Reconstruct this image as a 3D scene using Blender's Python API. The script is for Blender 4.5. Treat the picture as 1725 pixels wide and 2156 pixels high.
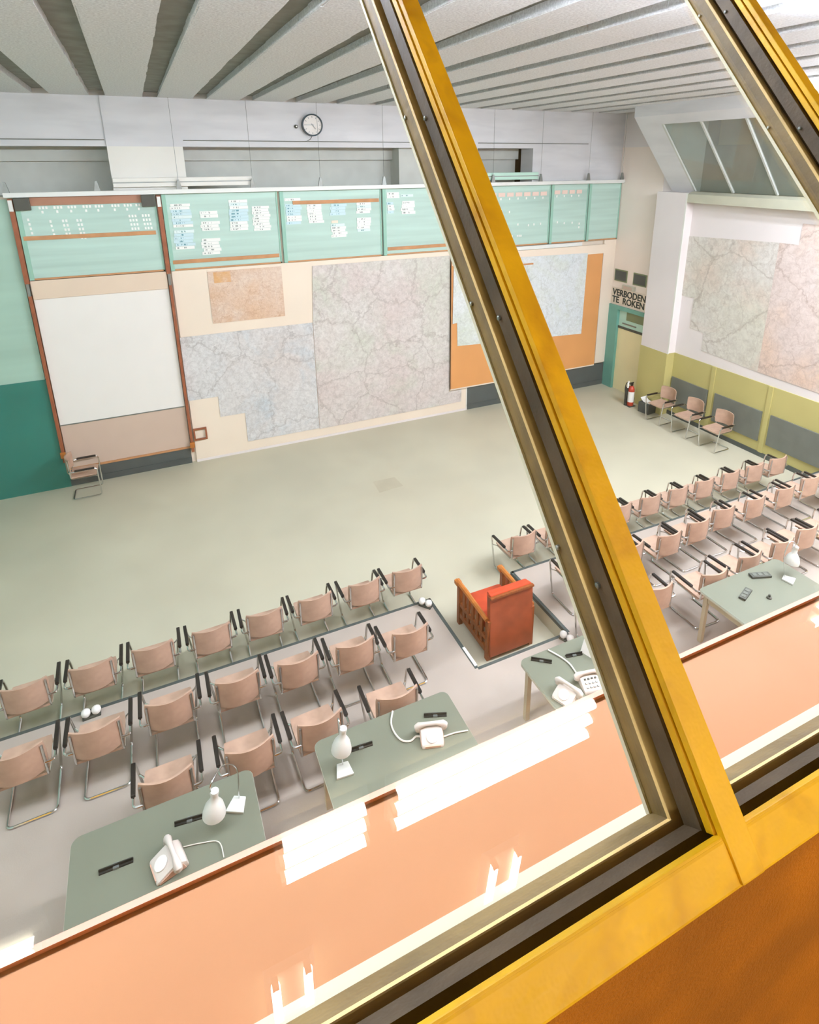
import bpy, bmesh, math, random
from mathutils import Vector, Matrix
random.seed(7)
S = bpy.context.scene
for o in list(bpy.data.objects): bpy.data.objects.remove(o)
COL = S.collection
PI = math.pi

# ------------------------------------------------------------------ camera
cam = bpy.data.cameras.new('camera'); camo = bpy.data.objects.new('camera', cam); COL.objects.link(camo)
R = ((0.90488107, -0.42563903, -0.00465544), (-0.1353026, -0.27724052, -0.951226), (0.40358823, 0.86137629, -0.30845977))
right, down, fwd = (Vector(r) for r in R)
m3 = Matrix((right, -down, -fwd)).transposed()
camo.matrix_world = Matrix.Translation((0, 0, 6.0)) @ m3.to_4x4()
cam.sensor_fit = 'HORIZONTAL'; cam.sensor_width = 36.0
cam.lens = 1276.477 * 36.0 / 1725.0
cam.shift_x = (862.5 - 901.924) / 1725.0
cam.shift_y = (752.998 - 1078.0) / 1725.0
cam.clip_start = 0.02; cam.clip_end = 100
S.camera = camo

# ------------------------------------------------------------------ world, exposure
w = bpy.data.worlds.new('world'); S.world = w; w.use_nodes = True
w.node_tree.nodes['Background'].inputs[0].default_value = (0, 0, 0, 1)
w.node_tree.nodes['Background'].inputs[1].default_value = 0.0
S.view_settings.view_transform = 'Standard'; S.view_settings.look = 'None'
S.view_settings.gamma = 1.0; S.view_settings.exposure = 0.17; S.view_settings.use_curve_mapping = False
S.cycles.max_bounces = 6; S.cycles.diffuse_bounces = 3; S.cycles.glossy_bounces = 3; S.cycles.transparent_max_bounces = 10
S.cycles.sample_clamp_indirect = 6.0; S.cycles.caustics_reflective = False; S.cycles.caustics_refractive = False
S.cycles.use_light_tree = False; S.cycles.use_denoising = True; S.cycles.adaptive_threshold = 0.03
HALL_L = 300.0      # radiance of the fluorescent tubes in the hall
BOOTH_L = 51.0     # radiance of the tubes in the observation room

# ------------------------------------------------------------------ materials
def lin(h):
    h = h.lstrip('#'); c = [int(h[i:i+2], 16) / 255 for i in (0, 2, 4)]
    return tuple(x / 12.92 if x <= 0.04045 else ((x + 0.055) / 1.055) ** 2.4 for x in c) + (1,)
MATS = {}
def newmat(name):
    m = bpy.data.materials.new(name); m.use_nodes = True; MATS[name] = m
    nt = m.node_tree; return m, nt, nt.nodes['Principled BSDF']
def N(nt, t, **kw):
    n = nt.nodes.new(t)
    for k, v in kw.items():
        if k in n.inputs: n.inputs[k].default_value = v
        else: setattr(n, k, v)
    return n
def mixc(nt, fac, a, b, mode='MIX'):
    n = nt.nodes.new('ShaderNodeMix'); n.data_type = 'RGBA'; n.blend_type = mode
    def put(i, v):
        if isinstance(v, bpy.types.NodeSocket): nt.links.new(v, n.inputs[i])
        else: n.inputs[i].default_value = v
    put(0, fac); put(6, a); put(7, b)
    return n.outputs[2]
def ramp(nt, src, p0, p1, c0=(0, 0, 0, 1), c1=(1, 1, 1, 1)):
    n = nt.nodes.new('ShaderNodeValToRGB'); nt.links.new(src, n.inputs[0])
    n.color_ramp.elements[0].position = p0; n.color_ramp.elements[0].color = c0
    n.color_ramp.elements[1].position = p1; n.color_ramp.elements[1].color = c1
    return n.outputs[0]
def coords(nt, stretch=(1, 1, 1)):
    tc = nt.nodes.new('ShaderNodeTexCoord'); mp = nt.nodes.new('ShaderNodeMapping')
    mp.inputs['Scale'].default_value = stretch
    nt.links.new(tc.outputs['Object'], mp.inputs[0]); return mp.outputs[0]
def noise(nt, co, scale, detail=4, rough=0.55, dist=0.0):
    n = N(nt, 'ShaderNodeTexNoise', Scale=scale, Detail=detail, Roughness=rough, Distortion=dist)
    nt.links.new(co, n.inputs['Vector']); return n.outputs[0]
def mat(name, hx, rough=0.6, var=0.06, scale=3.0, bump=0.0, bscale=40.0, metal=0.0, spec=0.4, stretch=(1, 1, 1), dirt=None, dirt_amt=0.0, dscale=1.5):
    m, nt, b = newmat(name); c = lin(hx)
    co = coords(nt, stretch)
    f = noise(nt, co, scale, 2)
    dark = tuple(x * (1 - var * 1.6) for x in c[:3]) + (1,); lite = tuple(min(1, x * (1 + var)) for x in c[:3]) + (1,)
    col = mixc(nt, ramp(nt, f, 0.3, 0.7), dark, lite)
    if dirt:
        d = noise(nt, co, dscale, 3, 0.6, 0.4)
        s = nt.nodes.new('ShaderNodeMath'); s.operation = 'MULTIPLY'; s.inputs[1].default_value = dirt_amt
        nt.links.new(ramp(nt, d, 0.48, 0.72), s.inputs[0])
        col = mixc(nt, s.outputs[0], col, lin(dirt))
    nt.links.new(col, b.inputs['Base Color'])
    b.inputs['Roughness'].default_value = rough; b.inputs['Metallic'].default_value = metal
    b.inputs['Specular IOR Level'].default_value = spec
    if bump:
        bn = N(nt, 'ShaderNodeBump', Strength=bump, Distance=0.01)
        nt.links.new(noise(nt, co, bscale, 3, 0.65), bn.inputs['Height']); nt.links.new(bn.outputs[0], b.inputs['Normal'])
    return m
def emit(name, hx, strength):
    m, nt, b = newmat(name); b.inputs['Base Color'].default_value = lin(hx)
    b.inputs['Emission Color'].default_value = lin(hx); b.inputs['Emission Strength'].default_value = strength
    return m
def glass(name, f0=0.045, tint=(0.985, 1, 0.99, 1), haze=0.0):
    m = bpy.data.materials.new(name); m.use_nodes = True; MATS[name] = m; nt = m.node_tree; nt.nodes.clear()
    out = nt.nodes.new('ShaderNodeOutputMaterial'); tr = nt.nodes.new('ShaderNodeBsdfTransparent'); tr.inputs[0].default_value = tint
    gl = nt.nodes.new('ShaderNodeBsdfGlossy'); gl.inputs['Roughness'].default_value = 0.0
    g = nt.nodes.new('ShaderNodeNewGeometry'); d = nt.nodes.new('ShaderNodeVectorMath'); d.operation = 'DOT_PRODUCT'
    nt.links.new(g.outputs['Normal'], d.inputs[0]); nt.links.new(g.outputs['Incoming'], d.inputs[1])
    def mm(op, a, bval=None):
        n = nt.nodes.new('ShaderNodeMath'); n.operation = op
        for i, v in enumerate((a, bval)):
            if v is None: continue
            if isinstance(v, (int, float)): n.inputs[i].default_value = v
            else: nt.links.new(v, n.inputs[i])
        return n.outputs[0]
    a = mm('ABSOLUTE', d.outputs['Value']); a = mm('SUBTRACT', 1.0, a); a = mm('POWER', a, 5.0)
    a = mm('MULTIPLY', a, 1 - f0); a = mm('ADD', a, f0)
    mx = nt.nodes.new('ShaderNodeMixShader'); nt.links.new(a, mx.inputs[0]); nt.links.new(tr.outputs[0], mx.inputs[1]); nt.links.new(gl.outputs[0], mx.inputs[2])
    last = mx.outputs[0]
    if haze:      # dust film on the pane, raised to brighten the booth behind it
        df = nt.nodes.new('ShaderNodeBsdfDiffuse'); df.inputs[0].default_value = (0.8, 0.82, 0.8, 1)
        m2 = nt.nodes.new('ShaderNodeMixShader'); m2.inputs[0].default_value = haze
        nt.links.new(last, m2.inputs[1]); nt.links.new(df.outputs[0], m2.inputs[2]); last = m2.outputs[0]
    nt.links.new(last, out.inputs[0]); return m
def mapmat(name, base, t1, t2, line, scale=1.0, line_amt=0.42):
    m, nt, b = newmat(name); co = coords(nt)
    wob = N(nt, 'ShaderNodeTexNoise', Scale=2.2 * scale, Detail=6.0, Roughness=0.65); nt.links.new(co, wob.inputs['Vector'])
    add = nt.nodes.new('ShaderNodeMix'); add.data_type = 'VECTOR'; add.inputs[0].default_value = 0.38
    nt.links.new(co, add.inputs[4]); nt.links.new(wob.outputs['Color'], add.inputs[5]); wc = add.outputs[1]
    col = mixc(nt, ramp(nt, noise(nt, co, 0.55 * scale, 5), 0.42, 0.68), lin(base), lin(t1))
    col = mixc(nt, ramp(nt, noise(nt, co, 0.8 * scale, 6, 0.6, 0.8), 0.5, 0.72), col, lin(t2))
    spk = ramp(nt, noise(nt, co, 9 * scale, 8, 0.85, 0.6), 0.42, 0.68)
    sp = nt.nodes.new('ShaderNodeMath'); sp.operation = 'MULTIPLY'; sp.inputs[1].default_value = 0.5; nt.links.new(spk, sp.inputs[0])
    col = mixc(nt, sp.outputs[0], col, lin(line))
    for sc, wd, amt in ((1.3, 0.022, line_amt), (3.4, 0.03, line_amt * 0.55), (8.0, 0.05, line_amt * 0.35)):
        v = N(nt, 'ShaderNodeTexVoronoi', feature='DISTANCE_TO_EDGE', Scale=sc * scale); nt.links.new(wc, v.inputs['Vector'])
        f = ramp(nt, v.outputs[0], 0.0, wd, (1, 1, 1, 1), (0, 0, 0, 1))
        k = nt.nodes.new('ShaderNodeMath'); k.operation = 'MULTIPLY'; k.inputs[1].default_value = amt; nt.links.new(f, k.inputs[0])
        col = mixc(nt, k.outputs[0], col, lin(line))
    nt.links.new(col, b.inputs['Base Color']); b.inputs['Roughness'].default_value = 0.55; b.inputs['Specular IOR Level'].default_value = 0.25
    return m
def stripmat(name, paper, ink):
    m, nt, b = newmat(name)
    co = coords(nt, (46, 46, 9))
    f = ramp(nt, noise(nt, co, 1.0, 2, 0.5), 0.52, 0.56)
    tc = nt.nodes.new('ShaderNodeTexCoord'); sx = nt.nodes.new('ShaderNodeSeparateXYZ'); nt.links.new(tc.outputs['Generated'], sx.inputs[0])
    bx = ramp(nt, sx.outputs[0], 0.06, 0.10); bx2 = ramp(nt, sx.outputs[0], 0.55, 0.60, (1, 1, 1, 1), (0, 0, 0, 1))
    bz = ramp(nt, sx.outputs[2], 0.22, 0.28); bz2 = ramp(nt, sx.outputs[2], 0.72, 0.78, (1, 1, 1, 1), (0, 0, 0, 1))
    for q in (bx, bx2, bz, bz2): f = mixc(nt, 1.0, f, q, 'MULTIPLY')
    nt.links.new(mixc(nt, f, lin(paper), lin(ink)), b.inputs['Base Color']); b.inputs['Roughness'].default_value = 0.6
    return m

mat('floor_green', 'CAC5AD', 0.42, 0.05, 0.7, 0.0, dirt='B5AB92', dirt_amt=0.35, dscale=0.35, spec=0.35)
mat('floor_patch', 'BFB79E', 0.45, 0.05, 3)
mat('carpet_beige', 'B3A89C', 0.8, 0.06, 1.6, 0.15, 90, dirt='AC9C8B', dirt_amt=0.35, dscale=0.8, spec=0.2)
mat('nosing', '4A5350', 0.5, 0.1, 8)
mat('nosing_worn', 'E6E6E0', 0.4, 0.05, 8)
mat('ceiling_panel', 'E8EAEC', 0.9, 0.13, 48, 0.8, 95)
mat('groove', '868A84', 0.9, 0.12, 5, 0.3, 40)
mat('concrete', 'DADBDC', 0.8, 0.05, 1.2, 0.12, 30, stretch=(0.6, 0.6, 3), dirt='B8BBBF', dirt_amt=0.3)
mat('paint_white', 'E9E8DF', 0.6, 0.02)
mat('recess_grey', 'C6CAC2', 0.7, 0.05)
mat('wall_pink', 'F6E7DA', 0.7, 0.04, 0.8)
mat('wall_lilac', 'E9E1DD', 0.65, 0.03, 0.8)
mat('cream', 'EEDFCB', 0.55, 0.03, 0.9)
mat('cream_dark', 'E2CDB6', 0.55, 0.04, 0.9)
mat('mint', 'B6D3C7', 0.5, 0.09, 0.8, stretch=(0.4, 1, 8))
mat('mint_frame', '93C2AE', 0.5, 0.04)
mat('mint_wall', 'A6C6B5', 0.55, 0.04, 0.5, stretch=(0.4, 1, 10))
mat('teal', '2A766A', 0.5, 0.06, 1.2)
mat('teal_door', '6FAA9B', 0.5, 0.08, 2)
mat('brown_wood', '955638', 0.5, 0.12, 6, stretch=(1, 1, 1))
mat('brown_strip', 'BE8A5E', 0.6, 0.1, 5)
mat('brown_top', 'A87A62', 0.6, 0.06, 5)
mat('screen_white', 'EEEAE3', 0.7, 0.01)
mat('pink_panel', 'CDB6A4', 0.65, 0.02)
mat('plinth_grey', '4C5351', 0.6, 0.08, 5)
mat('orange_board', 'D89A5E', 0.6, 0.04, 1.2)
mat('olive', 'BEB475', 0.6, 0.05, 1.0)
mat('panel_grey', '6F736A', 0.85, 0.06, 4, 0.3, 90)
mat('chrome', 'D8D8D6', 0.16, 0.02, 3, metal=1.0)
mat('chair_skin', 'BE9E88', 0.5, 0.08, 9, 0.05, 60)
mat('black_wood', '1E1C1A', 0.4, 0.1, 12)
mat('table_top', '767A6A', 0.38, 0.04, 2.2, spec=0.4)
mat('table_edge', 'C9C8B6', 0.5, 0.04)
mat('table_leg', 'C2B599', 0.6, 0.05)
mat('red_leather', 'C24A2A', 0.45, 0.08, 8)
mat('red_back', '96492A', 0.45, 0.14, 5)
mat('chair_wood', '8A4A20', 0.45, 0.18, 9, stretch=(6, 6, 1))
mat('arm_wood', 'BE7434', 0.4, 0.12, 9)
mat('phone_white', 'DCD2C8', 0.35, 0.02)
mat('phone_pink', 'DDB49E', 0.4, 0.05)
mat('lamp_white', 'DCDED6', 0.35, 0.02)
mat('black_plastic', '23231F', 0.5, 0.1, 10)
mat('dark_grey', '4A4D46', 0.6, 0.1, 10)
mat('cord_white', 'E2DED2', 0.5, 0.02)
mat('paper_white', 'F2EFE8', 0.7, 0.02)
mat('red_paint', 'B4402C', 0.35, 0.05)
mat('ledge_orange', 'A97245', 0.6, 0.05, 1.4, dirt='B17D56', dirt_amt=0.5)
mat('ledge_lip', 'CF9C84', 0.55, 0.05)
mat('sill_cream', 'C2C1AB', 0.6, 0.04, 3)
mat('frame_yellow', 'F5BE12', 0.5, 0.10, 5, 0.25, 30, dirt='B87A12', dirt_amt=0.6, dscale=9)
mat('frame_brown', '6E5A34', 0.6, 0.22, 9, 0.3, 30, dirt='4E3A1C', dirt_amt=0.7, dscale=6)
mat('frame_grey', '5E4E3A', 0.6, 0.2, 12, 0.2, 40)
mat('frame_cream', 'D9B878', 0.5, 0.14, 14)
mat('booth_wall', 'B26A04', 0.75, 0.16, 6, 0.4, 160)
mat('booth_ceiling', 'D8C8A8', 0.8, 0.03)
mat('booth_floor', '6A5A44', 0.8, 0.05)
mat('rail_white', 'E6E8E2', 0.35, 0.02)
mat('steel', '8A908C', 0.4, 0.08, 8, metal=0.6)
mat('ink', '20302E', 0.6, 0.05)
mat('chalk', 'F2F3EC', 0.6, 0.02)
mat('blush', 'EBD0C2', 0.6, 0.02)
mat('window_green', 'B4C4B4', 0.6, 0.1, 1.5)
mat('window_cream', 'EEF0C8', 0.6, 0.02)
mat('door_cream', 'F3E8B8', 0.5, 0.02)
mat('door_mint', 'BFE3D2', 0.5, 0.03)
mat('door_olive', '7E8A66', 0.6, 0.05)
mat('clock_rim', '26404A', 0.35, 0.1, 8)
emit('tube_hall', 'EBEFFF', HALL_L); emit('tube_booth', 'FFF6E6', BOOTH_L)
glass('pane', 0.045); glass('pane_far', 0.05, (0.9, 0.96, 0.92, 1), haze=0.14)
mapmat('map_main', 'DEDAD4', 'D9CBC6', 'CDD2C2', '8F857C', 1.0)
mapmat('map_left', 'DFDEDC', 'DAD3CE', 'C9D4DA', '8A8580', 1.15)
mapmat('map_small', 'E3CDB8', 'DDBB9C', 'E8DACB', 'A9795A', 2.2)
mapmat('map_inset', 'DDB07E', 'E3CDB8', 'D9A066', 'B98558', 3.0)
mapmat('map_pale', 'E4E9E6', 'DFE6EA', 'D3DCCB', 'A5A9A0', 1.4, 0.35)
mapmat('map_right', 'DEDAD2', 'D8D6C6', 'E0CDBE', '9A8E80', 0.8, 0.5)
mapmat('map_right_pink', 'DFD0C8', 'E6C3A6', 'D8CFCA', '9C8578', 0.9, 0.5)
stripmat('strip_white', 'EFF0EA', '8A9690'); stripmat('strip_blue', 'C6E0E4', '4E8A94'); stripmat('strip_pale', 'DCEBE8', '6E9A98')

# ------------------------------------------------------------------ geometry helpers
class MB:
    def __init__(s): s.v = []; s.f = []
    def box(s, x0, x1, y0, y1, z0, z1):
        b = len(s.v); s.v += [(x, y, z) for z in (z0, z1) for y in (y0, y1) for x in (x0, x1)]
        s.f += [tuple(b + i for i in q) for q in ((0, 2, 3, 1), (4, 5, 7, 6), (0, 1, 5, 4), (2, 6, 7, 3), (0, 4, 6, 2), (1, 3, 7, 5))]; return s
    def obox(s, M, hx, hy, hz):
        b = len(s.v); s.v += [tuple(M @ Vector((x, y, z))) for z in (-hz, hz) for y in (-hy, hy) for x in (-hx, hx)]
        s.f += [tuple(b + i for i in q) for q in ((0, 2, 3, 1), (4, 5, 7, 6), (0, 1, 5, 4), (2, 6, 7, 3), (0, 4, 6, 2), (1, 3, 7, 5))]; return s
    def prism(s, poly, vec):        # poly: list of 3-D points, extruded by vec
        b = len(s.v); n = len(poly); vec = Vector(vec)
        s.v += [tuple(p) for p in poly] + [tuple(Vector(p) + vec) for p in poly]
        s.f += [tuple(range(b, b + n))[::-1], tuple(range(b + n, b + 2 * n))]
        s.f += [(b + i, b + (i + 1) % n, b + n + (i + 1) % n, b + n + i) for i in range(n)]; return s
    def tube(s, pts, r, seg=8, closed=False):
        pts = [Vector(p) for p in pts]; n = len(pts); b = len(s.v)
        t0 = (pts[1] - pts[0]).normalized(); u = t0.orthogonal().normalized()
        for i, p in enumerate(pts):
            a = pts[max(i - 1, 0)]; c = pts[min(i + 1, n - 1)]; t = (c - a).normalized()
            u = (u - t * u.dot(t)).normalized(); w_ = t.cross(u)
            rr = r[i] if isinstance(r, (list, tuple)) else r
            s.v += [tuple(p + (u * math.cos(2 * PI * k / seg) + w_ * math.sin(2 * PI * k / seg)) * rr) for k in range(seg)]
        for i in range(n - 1):
            for k in range(seg):
                k2 = (k + 1) % seg; s.f.append((b + i * seg + k, b + i * seg + k2, b + (i + 1) * seg + k2, b + (i + 1) * seg + k))
        s.f += [tuple(b + k for k in range(seg))[::-1], tuple(b + (n - 1) * seg + k for k in range(seg))]; return s
    def lathe(s, prof, seg=16, M=None):   # prof: (r, z) list
        M = M or Matrix.Identity(4); b = len(s.v); n = len(prof)
        for r, z in prof: s.v += [tuple(M @ Vector((r * math.cos(2 * PI * k / seg), r * math.sin(2 * PI * k / seg), z))) for k in range(seg)]
        for i in range(n - 1):
            for k in range(seg):
                k2 = (k + 1) % seg; s.f.append((b + i * seg + k, b + i * seg + k2, b + (i + 1) * seg + k2, b + (i + 1) * seg + k))
        s.f += [tuple(b + k for k in range(seg))[::-1], tuple(b + (n - 1) * seg + k for k in range(seg))]; return s
    def sheet(s, fn, nu, nv, thick):      # fn(u, v) -> (point, normal); u, v in -1..1
        b = len(s.v); P = []
        for sd in (1, -1):
            for j in range(nv + 1):
                for i in range(nu + 1):
                    p, nn = fn(-1 + 2 * i / nu, -1 + 2 * j / nv); s.v.append(tuple(Vector(p) + Vector(nn) * thick / 2 * sd))
        W_ = nu + 1; L = W_ * (nv + 1)
        for j in range(nv):
            for i in range(nu):
                q = (b + j * W_ + i, b + j * W_ + i + 1, b + (j + 1) * W_ + i + 1, b + (j + 1) * W_ + i)
                s.f += [q, tuple(k + L for k in q)[::-1]]
        ring = [j for j in range(W_)] + [(j + 1) * W_ - 1 for j in range(1, nv + 1)] + [nv * W_ + i for i in range(nu - 1, -1, -1)] + [j * W_ for j in range(nv - 1, 0, -1)]
        for a, c in zip(ring, ring[1:] + ring[:1]): s.f.append((b + c, b + a, b + a + L, b + c + L))
        return s
    def build(s, name, material, parent=None, smooth=False, bevel=0.0, loc=None):
        me = bpy.data.meshes.new(name); me.from_pydata(s.v, [], s.f)
        bm = bmesh.new(); bm.from_mesh(me); bmesh.ops.recalc_face_normals(bm, faces=bm.faces)
        if bevel:
            bmesh.ops.remove_doubles(bm, verts=bm.verts, dist=1e-6)
            bmesh.ops.bevel(bm, geom=[e for e in bm.edges if len(e.link_faces) == 2 and e.calc_face_angle(0) > 0.5], offset=bevel, segments=2, affect='EDGES', profile=0.6)
        bm.to_mesh(me); bm.free()
        if smooth:
            me.shade_smooth()
            me.set_sharp_from_angle(angle=math.radians(40))
        me.materials.append(MATS[material]); o = bpy.data.objects.new(name, me); COL.objects.link(o)
        if parent: o.parent = parent
        if loc: o.location = loc
        return o
def fillet(pts, r, n=4):
    pts = [Vector(p) for p in pts]; out = [pts[0]]
    for i in range(1, len(pts) - 1):
        a, b, c = pts[i - 1], pts[i], pts[i + 1]
        d1 = (a - b); d2 = (c - b); rr = min(r, d1.length * 0.49, d2.length * 0.49)
        p1 = b + d1.normalized() * rr; p2 = b + d2.normalized() * rr
        for k in range(n + 1):
            t = k / n; out.append(p1 * (1 - t) ** 2 + b * 2 * t * (1 - t) + p2 * t ** 2)
    out.append(pts[-1]); return out
def tag(o, label, cat, group=None):
    o['label'] = label; o['category'] = cat
    if group: o['group'] = group
    return o
def empty(name, loc=(0, 0, 0), rz=0.0, label=None, cat=None, group=None):
    o = bpy.data.objects.new(name, None); COL.objects.link(o); o.location = loc; o.rotation_euler = (0, 0, rz); o.empty_display_size = 0.1
    if label: tag(o, label, cat, group)
    return o
def struct(o, label=None):
    o['kind'] = 'structure'
    if label: o['label'] = label
    return o
def copy_tree(o, parent=None):
    c = o.copy(); COL.objects.link(c); c.parent = parent
    for ch in list(o.children): copy_tree(ch, c)
    return c
def box(name, m, x0, x1, y0, y1, z0, z1, parent=None, bevel=0.0):
    return MB().box(x0, x1, y0, y1, z0, z1).build(name, m, parent, bevel=bevel)

# ------------------------------------------------------------------ the hall: shell
XL, XR, YF, ZC = -4.6, 11.304, 12.51, 7.085
PZ = 0.25                                         # platform height
fl = struct(box('floor', 'floor_green', XL, XR + 0.2, 0.4, YF + 0.1, -0.2, 0.0), 'pale green lino floor of the briefing hall')
MB().prism([(3.47, 9.62, 0), (3.98, 9.67, 0), (3.95, 10.05, 0), (3.5, 10.07, 0)], (0, 0, 0.0015)).build('patch', 'floor_patch', fl)
pf = struct(MB().box(XL, 2.95, 0.42, 6.28, 0, PZ).box(4.27, 11.28, 0.42, 6.28, 0, PZ).box(2.95, 4.27, 0.42, 4.95, 0, PZ).build('platform', 'carpet_beige'), 'low beige platform under the back rows of chairs')
for a in ((XL, 2.95, 6.25, 6.288), (4.27, 11.28, 6.25, 6.288), (2.95, 4.27, 4.92, 4.958)): box('nosing', 'nosing', *a, PZ - 0.05, PZ + 0.004, pf)
for a in ((2.915, 2.958, 4.95, 6.285), (4.262, 4.305, 4.95, 6.285)): box('nosing', 'nosing', *a, PZ - 0.05, PZ + 0.004, pf)
box('nosing', 'nosing_worn', 2.928, 2.965, 4.98, 5.3, PZ - 0.04, PZ + 0.008, pf)
box('riser', 'floor_green', 4.262, 4.27, 4.96, 6.28, 0.0, PZ - 0.05, pf)

ceil = struct(box('ceiling', 'groove', XL, XR + 0.2, 0.5, YF + 1.0, ZC + 0.085, ZC + 0.4), 'concrete ceiling with long rough panels and dark grooves between them')
gx = -0.46; pitch = 0.82; gw = 0.26
x = gx - 5 * pitch
ys = [0.55, 2.7, 4.9, 7.3, 9.8, YF]
pm = {}
while x < XR:
    a, b = x + gw, x + pitch
    a2, b2 = max(a, XL), min(b, XR)
    if b2 - a2 > 0.05:
        for y0, y1 in zip(ys[:-1], ys[1:]):
            m = MB()
            n = 7; j = lambda: random.uniform(-0.006, 0.006)
            for k in range(n):
                ya, yb = y0 + 0.004 + (y1 - y0 - 0.008) * k / n, y0 + 0.004 + (y1 - y0 - 0.008) * (k + 1) / n
                m.box(a2 + j(), b2 + j(), ya, yb, ZC, ZC + 0.09)
            m.build('ceiling_panel', 'ceiling_panel', ceil)
        box('panel_edge', 'ceiling_panel', a2 - 0.012, a2 + 0.002, 0.55, YF, ZC + 0.004, ZC + 0.02, ceil)
    x += pitch

wf = struct(box('wall_far', 'cream', XL, XR, YF, YF + 0.15, 0, 5.46), 'far wall carrying boards and maps')
box('beam', 'concrete', XL, XR, YF, YF + 0.5, 6.27, ZC + 0.16, wf)
box('recess_back', 'recess_grey', XL, 8.6, YF + 0.75, YF + 0.9, 5.4, 6.6, wf)
box('recess_base', 'recess_grey', XL, 8.6, YF + 0.15, YF + 0.8, 5.3, 5.46, wf)
box('recess_band', 'recess_grey', XL, 8.6, YF + 0.62, YF + 0.76, 6.03, 6.7, wf)  # block added for the band of shade under the beam
box('wall_panel', 'concrete', 8.6, XR, YF - 0.0, YF + 0.5, 5.46, 6.27, wf)
for x0, x1 in ((-0.31, 0.93), (6.0, 7.1)):
    box('column', 'concrete', x0, x1, YF - 0.03, YF + 0.55, 6.27, ZC + 0.01, wf)
    box('column_base', 'paint_white', x0, x1, YF - 0.02, YF + 0.74, 5.46, 6.27, wf)
box('column_base', 'recess_grey', 5.3, 6.0, YF + 0.25, YF + 0.74, 5.46, 6.5, wf)
for x0, x1 in ((XL, -0.33), (0.95, 5.98), (7.12, 10.2)): box('conduit', 'panel_grey', x0, x1, YF - 0.012, YF, 6.37, 6.385, wf)
# left part of the far wall
box('mint_panel', 'mint_wall', XL, -1.93, YF - 0.05, YF, 2.22, 5.42, wf)
box('teal_panel', 'teal', XL, -1.86, YF - 0.06, YF, 0.0, 2.22, wf)
struct(box('baseboard_far', 'plinth_grey', -1.86, 0.36, YF - 0.05, YF, 0.0, 0.4))
box('ridge', 'plinth_grey', -1.86, 0.36, YF - 0.065, YF - 0.05, 0.1, 0.13, bpy.data.objects['baseboard_far'])
b2 = struct(box('baseboard_far_side', 'plinth_grey', 6.9, XR, YF - 0.05, YF, 0.0, 0.62))
box('ridge', 'plinth_grey', 6.9, XR, YF - 0.065, YF - 0.05, 0.1, 0.14, b2)
struct(box('wall_left', 'mint_wall', XL - 0.15, XL, 0.4, YF, 0, ZC + 0.2))

# right wall with its pier, wainscot and door
DY0, DY1 = 11.1, 12.1                               # door leaf
wr = struct(MB().box(XR, XR + 0.15, 0.4, DY0 - 0.06, 0, 5.3).box(XR, XR + 0.15, DY0 - 0.06, YF + 0.1, 2.32, 5.3).box(XR, XR + 0.15, 10.75, YF + 0.9, 5.3, ZC + 0.2)
            .box(XR, XR + 0.15, 0.4, 6.6, 5.3, ZC + 0.2).build('wall_right', 'wall_lilac'), 'right wall with olive wainscot')
box('upper_paint', 'wall_pink', XR - 0.008, XR, 11.05, YF, 2.32, 6.3, wr)
box('pier', 'wall_lilac', 11.05, XR, 10.1, 10.95, 1.58, 5.3, wr)
box('pier_wainscot', 'olive', 11.04, XR, 10.09, 10.96, 0.0, 1.58, wr)
box('pier_trim', 'paint_white', 11.045, 11.06, 10.06, 10.1, 1.58, 5.3, wr)
box('wainscot', 'olive', XR - 0.02, XR, 0.4, 10.09, 0.0, 1.58, wr)
for y in (8.92, 7.52, 6.1): box('batten', 'olive', XR - 0.045, XR - 0.02, y - 0.05, y + 0.05, 0.1, 1.58, wr)
for y0, y1 in ((9.0, 10.05), (7.62, 8.8), (6.25, 7.42), (4.85, 6.0)): box('acoustic_panel', 'panel_grey', XR - 0.05, XR - 0.02, y0, y1, 0.32, 0.99, wr)
struct(box('baseboard_right', 'nosing', XR - 0.04, XR - 0.02, 0.4, 10.09, 0.0, 0.1))
d = struct(empty('door_1'), 'cream door in a teal frame under the no-smoking sign')
MB().box(XR - 0.06, XR + 0.02, DY1, YF - 0.01, 0.0, 2.32).box(XR - 0.06, XR + 0.02, DY0 - 0.06, DY1, 2.22, 2.32).box(XR - 0.05, XR + 0.02, DY0 - 0.1, DY0, 0, 2.32).build('frame', 'teal_door', d)
box('leaf', 'door_cream', XR + 0.02, XR + 0.06, DY0, DY1, 0.0, 1.72, d)
box('rail', 'dark_grey', XR + 0.0, XR + 0.06, DY0, DY1, 1.72, 1.78, d)
box('transom', 'door_mint', XR + 0.02, XR + 0.06, DY0, DY1, 1.78, 2.22, d)
box('transom_panel', 'door_olive', XR + 0.005, XR + 0.02, DY0, 11.82, 1.98, 2.22, d)
box('closer', 'steel', XR + 0.0, XR + 0.02, 11.45, 11.95, 1.86, 1.89, d)

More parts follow.
